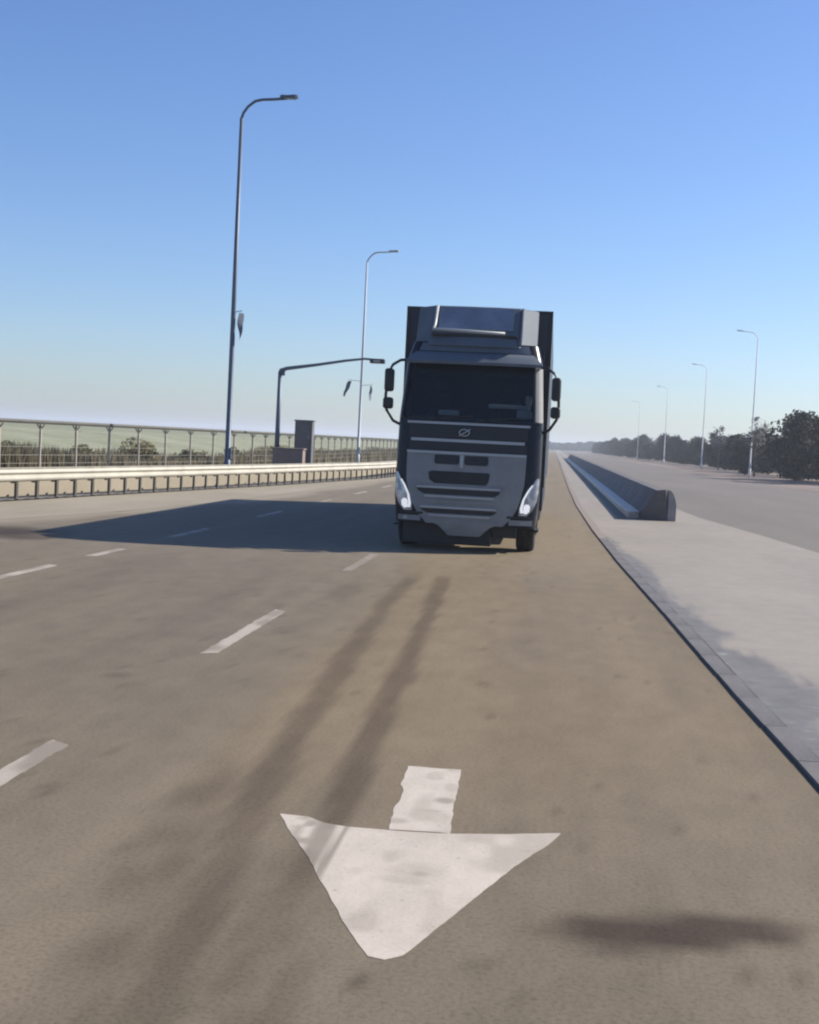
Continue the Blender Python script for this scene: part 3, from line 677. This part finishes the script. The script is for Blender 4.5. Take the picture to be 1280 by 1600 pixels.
while y < 130:
    o = bpy.data.objects.new('post', fme); COL.objects.link(o); o.parent = F
    o.location = (fe(y)-fe(36), y-36, 0); o.rotation_euler = (rnd.uniform(-.01, .01), rnd.uniform(-.01, .01), .14); y += 2.2

# ------------------------------------------------------------ lamp posts
def lamp_post(x, y, label, group, mat, banners=0, hgt=12.7, arm=1.85, arm_dir=1, slim=1.0):
    L = empty('lamp_post', (x, y, 0), label, 'lamp post', group)
    tube('pole', [(0, 0, 0), (0, 0, .8), (0, 0, .82), (0, 0, hgt*.5), (0, 0, hgt)], [.125, .12, .10*slim, .085*slim, .06*slim], mat, L, 12)
    box('base_plate', (-.22, .22, -.22, .22, 0, .05), mat, L, .01)
    box('access_door', (.10, .13, -.05, .05, .9, 1.3), mat, L, .005)
    d = arm_dir
    tube('arm', [(0, 0, hgt-.02), (d*.06, 0, hgt+.18), (d*.22, 0, hgt+.40), (d*.45, 0, hgt+.58), (d*.7, 0, hgt+.64), (d*1.1, 0, hgt+.66), (d*arm*.85, 0, hgt+.70)], .05*slim, mat, L, 8)
    rows = [[(d*(arm*.72+.62*u), v*.14*math.sin(math.pi*min(1, .15+.85*(1-abs(2*u-1)))), hgt+.70+.02*u) for v in (-1, -.5, 0, .5, 1)] for u in (0, .15, .4, .7, .9, 1)]
    lm = thick_grid('luminaire', rows, M['lamp'] if slim == 1 else mat, L, .09*slim, Vector((0, 0, 1)))
    box('lamp_glass', (min(d*(arm*.72+.15), d*(arm*.72+.55)), max(d*(arm*.72+.15), d*(arm*.72+.55)), -.09, .09, hgt+.68, hgt+.70), M['steel'], lm)
    return L
def flag(L, x, z0, z1, w, seed, tilt=0.0):
    tube('flag_arm', [(0, 0, z1+.02), (x*1.15, 0, z1+.08)], .015, M['pole'], L, 6)
    rows = []
    for i in range(9):
        z = z1+(z0-z1)*i/8; env = (.35+.65*math.sin(math.pi*min(1, .2+i/9)))
        rows.append([(x+tilt*(i/8)+w*env*(u-.5)+.02*math.sin(i*1.3+seed), .25*(u-.5)*math.sin(seed+i*.5), z) for u in (0, .25, .5, .75, 1)])
    thick_grid('flag', rows, M['cloth'], L, .008)
LG = 'lamp posts along the left roadside'
L1 = lamp_post(-11.35, 44, 'tall dark lamp post, nearest and tallest, rising left of the truck', LG, M['pole'])
flag(L1, .27, 4.95, 6.0, .17, 1)
L2 = lamp_post(-12.07, 79, 'second lamp post, behind the mast arm beside the truck', LG, M['pole_mid'], slim=.9)
flag(L2, -.72, 4.4, 5.35, .30, 3, -.35); flag(L2, .62, 4.2, 5.1, .16, 5, -.05)
RG = 'faded lamp posts beyond the opposite carriageway'
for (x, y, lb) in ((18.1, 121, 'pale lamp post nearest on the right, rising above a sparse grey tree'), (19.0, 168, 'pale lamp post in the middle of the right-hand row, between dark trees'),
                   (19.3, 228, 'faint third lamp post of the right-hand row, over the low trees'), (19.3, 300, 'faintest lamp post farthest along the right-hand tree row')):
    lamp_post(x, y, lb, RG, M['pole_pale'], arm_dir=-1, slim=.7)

# mast arm with a camera head
A = empty('mast_arm', (-12.0, 55, 0), 'grey mast with a long rising arm and black head reaching over the road', 'mast')
tube('mast', [(0, 0, 0), (0, 0, 2.5), (0, 0, 4.55)], [.12, .10, .085], M['pole'], A, 12)
tube('arm', [(0, 0, 4.48), (.04, 0, 4.62), (.3, 0, 4.72), (1.6, 0, 4.93), (2.9, 0, 5.17), (3.7, 0, 5.28), (4.1, 0, 5.26)], [.10, .10, .085, .065, .055, .05, .05], M['pole'], A, 8)
box('elbow_gusset', (-.05, .22, -.03, .03, 4.4, 4.66), M['pole'], A, .02)
hd = box('camera_head', (3.93, 4.58, -.17, .17, 5.10, 5.30), M['black_plastic'], A, .05, 3)
box('camera_lens', (4.1, 4.4, -.19, -.165, 5.14, 5.24), M['steel'], hd, .01)
box('base_plate', (-.25, .25, -.25, .25, 0, .06), M['pole'], A, .01)
# cabinet standing behind a brown block
C1 = empty('utility_cabinet', (-10.87, 55.4, 0), 'tall dark grey utility cabinet standing behind the brown block', 'cabinet')
box('housing', (-.40, .38, -.25, .25, 0.0, 2.46), M['cabinet'], C1, .03)
box('door', (-.33, .31, -.275, -.25, 1.2, 2.32), M['cabinet'], C1, .01); box('cap', (-.44, .42, -.29, .29, 2.46, 2.52), M['cabinet'], C1, .01)
box('handle', (.2, .24, -.30, -.276, 1.7, 1.85), M['steel'], C1, .005)
C2 = empty('concrete_block', (-11.3, 54.4, 0), 'low reddish brown concrete block at the foot of the mast', 'block')
box('block', (-.68, .64, -.3, .3, 0, 1.22), M['brown'], C2, .02); box('coping', (-.72, .68, -.34, .34, 1.22, 1.28), M['brown'], C2, .01)

# ------------------------------------------------------------ median barrier on the right
B0 = 35.3
BR = empty('median_barrier', (2.7, B0, .023), 'long dark concrete barrier with a white ledge in the median right of the kerb', 'barrier')
def seg_bm(L, pr):
    bm = bmesh.new(); rs = [[bm.verts.new((x, y, z)) for x, z in pr] for y in (0.03, L-.03)]
    n = len(pr)
    for k in range(n): bm.faces.new((rs[0][k], rs[0][(k+1) % n], rs[1][(k+1) % n], rs[1][k]))
    bm.faces.new(rs[0]); bm.faces.new(rs[1]); bmesh.ops.recalc_face_normals(bm, faces=bm.faces); return bm
wallp = [(-.24, 0), (-.23, .20), (.0, .52), (.16, .82), (.40, .85), (.46, .30), (.50, 0)]
ledp = [(-.56, 0), (-.56, .15), (-.54, .18), (-.245, .20), (-.245, 0)]
def shared(nm, bm, mat):
    me = bpy.data.meshes.new(nm); bm.to_mesh(me); bm.free(); me.materials.append(mat); return me
wme = shared('barrier_segment', seg_bm(4.0, wallp), M['barrier']); lme = shared('white_ledge', seg_bm(4.0, ledp), M['white_kerb'])
for k in range(46):
    for nm, me in (('barrier_segment', wme), ('white_ledge', lme)):
        o = bpy.data.objects.new(nm, me); COL.objects.link(o); o.parent = BR
        o.location = (0, k*4.0+(0.5 if nm == 'white_ledge' and k == 0 else 0), rnd.uniform(-.006, .006) if k else 0)
bm = bmesh.new(); prev = None
for x in np.linspace(0, .22, 6):
    h = .84*math.sqrt(max(0.0, 1-(x/.26)**2)); r = [bm.verts.new((.485+x, yy, zz)) for yy, zz in ((.05, 0), (.05, h), (.75, h), (.75, 0))]
    if prev:
        for k in range(4): bm.faces.new((prev[k], prev[(k+1) % 4], r[(k+1) % 4], r[k]))
    else: bm.faces.new(r)
    prev = r
bm.faces.new(prev); from_bm('end_cushion', bm, M['cushion'], BR)
strip('median_gutter', lambda y: 1.86, lambda y: 2.16, 0.027, B0, 400, 40, 3, M['road2'])

# ------------------------------------------------------------ trees
def crown_mesh(name, n, R, H, zc, mat, seed, leaf=.28, clumps=14, sparse=0.0):
    rs = random.Random(seed); cl = []
    for _ in range(clumps):
        a = rs.uniform(0, 6.283); q = rs.random()**.5; z = rs.uniform(-1, 1)
        rr = math.sqrt(max(0.05, 1-z*z))
        cl.append((Vector((math.cos(a)*q*rr*R*.75, math.sin(a)*q*rr*R*.75, zc+z*H*.40)), rs.uniform(.28, .5)*R))
    V = []; Fc = []
    for k in range(n):
        c_, r = cl[rs.randrange(len(cl))]
        d = Vector((rs.gauss(0, 1), rs.gauss(0, 1), rs.gauss(0, 1))).normalized()
        p_ = c_+d*r*(rs.random()**(.35 if not sparse else .8))*(1 if rs.random() < .9 else 1.25)
        if p_.z < 0.15: p_.z = .15+rs.random()*.4
        u = Vector((rs.gauss(0, 1), rs.gauss(0, 1), rs.gauss(0, 1))).normalized(); v = u.orthogonal().normalized()
        s = leaf*rs.uniform(.5, 1.2); i = len(V)
        V += [p_-u*s*.6, p_+v*s*.35, p_+u*s*.6, p_-v*s*.35]; Fc.append((i, i+1, i+2, i+3))
    me = bpy.data.meshes.new(name); me.from_pydata([tuple(v) for v in V], [], Fc); me.materials.append(mat); return me
def trunk_mesh(H, r0, seed, limbs=5):
    rs = random.Random(seed); bm = bmesh.new()
    pts = [(0, 0, 0), (rs.uniform(-.08, .08), .03, H*.3), (rs.uniform(-.15, .15), rs.uniform(-.1, .1), H*.62), (rs.uniform(-.2, .2), 0, H*.9)]
    add_tube(bm, pts, [r0, r0*.75, r0*.5, r0*.15], 7)
    for k in range(limbs):
        a = rs.uniform(0, 6.28); z = H*rs.uniform(.28, .6)
        add_tube(bm, [(0, 0, z), (math.cos(a)*H*.14, math.sin(a)*H*.14, z+H*.12), (math.cos(a)*H*.28, math.sin(a)*H*.28, z+H*.28)], [r0*.4, r0*.25, r0*.06], 5)
    bmesh.ops.recalc_face_normals(bm, faces=bm.faces)
    me = bpy.data.meshes.new('trunk'); bm.to_mesh(me); bm.free(); me.materials.append(M['bark']); return me
var = [(crown_mesh('crown', 5200, 2.3+.2*k, 4.4+.3*k, 2.75, M['leaf_dark'], 20+k, .30, 12+2*k), trunk_mesh(4.2, .16, 40+k)) for k in range(5)]
gcrown = (crown_mesh('crown', 900, 1.5, 3.0, 4.5, M['leaf_grey'], 77, .22, 12, 1.0), trunk_mesh(5.6, .11, 78, 9))
def tree(kind, x, y, s, label, group, cm, rz, sz=1.0):
    e = empty(kind, (x, y, .12), label, 'tree' if 'tree' in kind else 'bush', group, rz); e.scale = (s, s, s*sz)
    for nm, me in (('trunk', cm[1]), ('crown', cm[0])):
        o = bpy.data.objects.new(nm, me); COL.objects.link(o); o.parent = e
    return e
TG = 'dark evergreen trees beyond the opposite carriageway'
lab_mid = 'dark evergreen tree in the unbroken row along the opposite carriageway'
spots = [(21.6, 101, 1.02, 1.05), (24.6, 99, 1.0, 1.15), (19.9, 108, 1.0, 1.02), (23.2, 112, .95, 1.1), (26.0, 108, 1.1, 1.1), (18.6, 127, .72, .9)]
labs = ['broad dark evergreen at the right edge of the row, nearest to us', 'dark evergreen at the right picture edge, behind the nearest one', 'tall dark evergreen with the highest crown, just left of the right edge', 'dark evergreen behind the tall one near the right edge',
        'wide dark evergreen half cut by the right picture edge', 'small dark evergreen directly right of the nearest pale lamp post']
i = 0
for (x, y, s, sz) in spots:
    tree('evergreen_tree', x, y, s, labs[i], TG, var[i % 5], rnd.uniform(0, 6.28), sz); i += 1
y = 120.0; nn = 0
while y < 620:
    bx = np.interp(y, [120, 160, 230, 400, 620], [22.5, 23.0, 22.5, 21.0, 20.0])
    s = rnd.uniform(.70, .92)*(1 if y < 250 else 1.12)
    tree('evergreen_tree', float(bx)+rnd.uniform(-1.2, 1.8), y+rnd.uniform(-2, 2), s, lab_mid, TG, var[rnd.randrange(5)], rnd.uniform(0, 6.28), rnd.uniform(.8, 1.1))
    y += 4.6+y*.012; nn += 1
tree('sparse_tree', 18.2, 119, 1.0, 'sparse greyish tree with thin branches in front of the nearest right lamp post', 'airy grey trees on the verge', gcrown, .4, .92)
tree('sparse_tree', 19.9, 158, .95, 'thin grey leafless looking tree near the second right lamp post', 'airy grey trees on the verge', gcrown, 2.1, .95)
# bluish far wood at the end of the road, one mass
far = crown_mesh('far_wood', 100, 1, 1, 1, M['leaf_dark'], 5)
rs = random.Random(9); V = []; Fc = []
for k in range(26000):
    x = rs.uniform(-60, 190); yb = rs.uniform(900, 960)
    hgt = (7.5+3.0*noise.noise((x*.045, 0, 2))+1.8*noise.noise((x*.17, 0, 5)))*(0.6+.4*min(1, abs(x)/40))
    p_ = Vector((x, yb, rs.random()**.7*hgt)); u = Vector((rs.gauss(0, 1), rs.gauss(0, 1), rs.gauss(0, 1))).normalized(); v = u.orthogonal().normalized(); s = rs.uniform(.6, 1.6)
    j = len(V); V += [tuple(p_-u*s), tuple(p_+v*s*.7), tuple(p_+u*s), tuple(p_-v*s*.7)]; Fc.append((j, j+1, j+2, j+3))
me = bpy.data.meshes.new('far_wood'); me.from_pydata(V, [], Fc)
fw = link_mesh('far_wood', me, M['leaf_dark']); props(fw, 'distant bluish wood where the road meets the horizon', 'wood', kind='stuff')
bpy.data.meshes.remove(far)
# bushes on the bank behind the fence
bv_ = [(crown_mesh('crown', 1700, 1.25, 1.5, .75, M['leaf_olive'], 60+k, .17, 9), trunk_mesh(.9, .05, 66+k, 4)) for k in range(3)]
BG = 'olive bushes behind the security fence'
bl = ['round olive bush behind the fence at the left picture edge', 'dark olive bush behind the fence, second from the left edge', 'low olive bush behind the fence, left of the tallest lamp post', 'wide olive bush behind the fence, just left of the tallest lamp post',
      'olive bush behind the fence, just right of the tallest lamp post', 'small olive bush behind the fence, left of the mast', 'olive bush behind the fence beyond the grey cabinet', 'far olive bush behind the fence beside the truck']
for k, (y, s) in enumerate(((37, 1.0), (40, .95), (44.5, .8), (48.5, 1.0), (54, .85), (60, .8), (68, .9), (80, 1.0))):
    e = tree('bush', fe(y)-1.9-rnd.uniform(0, .6), y, s, bl[k], BG, bv_[k % 3], rnd.uniform(0, 6), .82); e.location.z = 0.0
# dry scrub strip in front of the bank
V = []; Fc = []; rs = random.Random(12)
for k in range(42000):
    y = 20+rs.random()**1.4*150; x = fe(y)-rs.uniform(.5, 3.2); h = .45+.6*rs.random()**.5+.45*noise.noise((x*.3, y*.12, 0))
    a = rs.uniform(0, 3.14); w = rs.uniform(.02, .06)*(1+y*.02); lx = rs.uniform(-.12, .12)
    j = len(V); V += [(x-w*math.cos(a), y-w*math.sin(a), 0), (x+w*math.cos(a), y+w*math.sin(a), 0), (x+lx, y+rs.uniform(-.1, .1), h)]; Fc.append((j, j+1, j+2))
me = bpy.data.meshes.new('dry_scrub'); me.from_pydata(V, [], Fc)
sc = link_mesh('dry_scrub', me, leaf_mat('dry_scrub_blades', (.17, .145, .095), (.25, .215, .145), 0.5)); props(sc, 'brownish dry scrub growing along the foot of the fence', 'scrub', kind='stuff')

# ------------------------------------------------------------ haze
bm = bmesh.new(); add_box(bm, -3100, 3100, -1600, 4600, -1.2, 17.5)
hz = from_bm('haze', bm, None); props(hz, kind='stuff')
m = bpy.data.materials.new('pale_air'); m.use_nodes = True; t = m.node_tree; t.nodes.clear()
pv = t.nodes.new('ShaderNodeVolumePrincipled'); pv.inputs['Color'].default_value = (.86, .92, 1, 1); pv.inputs['Density'].default_value = 0.00055
pv.inputs['Anisotropy'].default_value = 0.2
ou = t.nodes.new('ShaderNodeOutputMaterial'); t.links.new(pv.outputs[0], ou.inputs['Volume']); hz.data.materials.append(m)
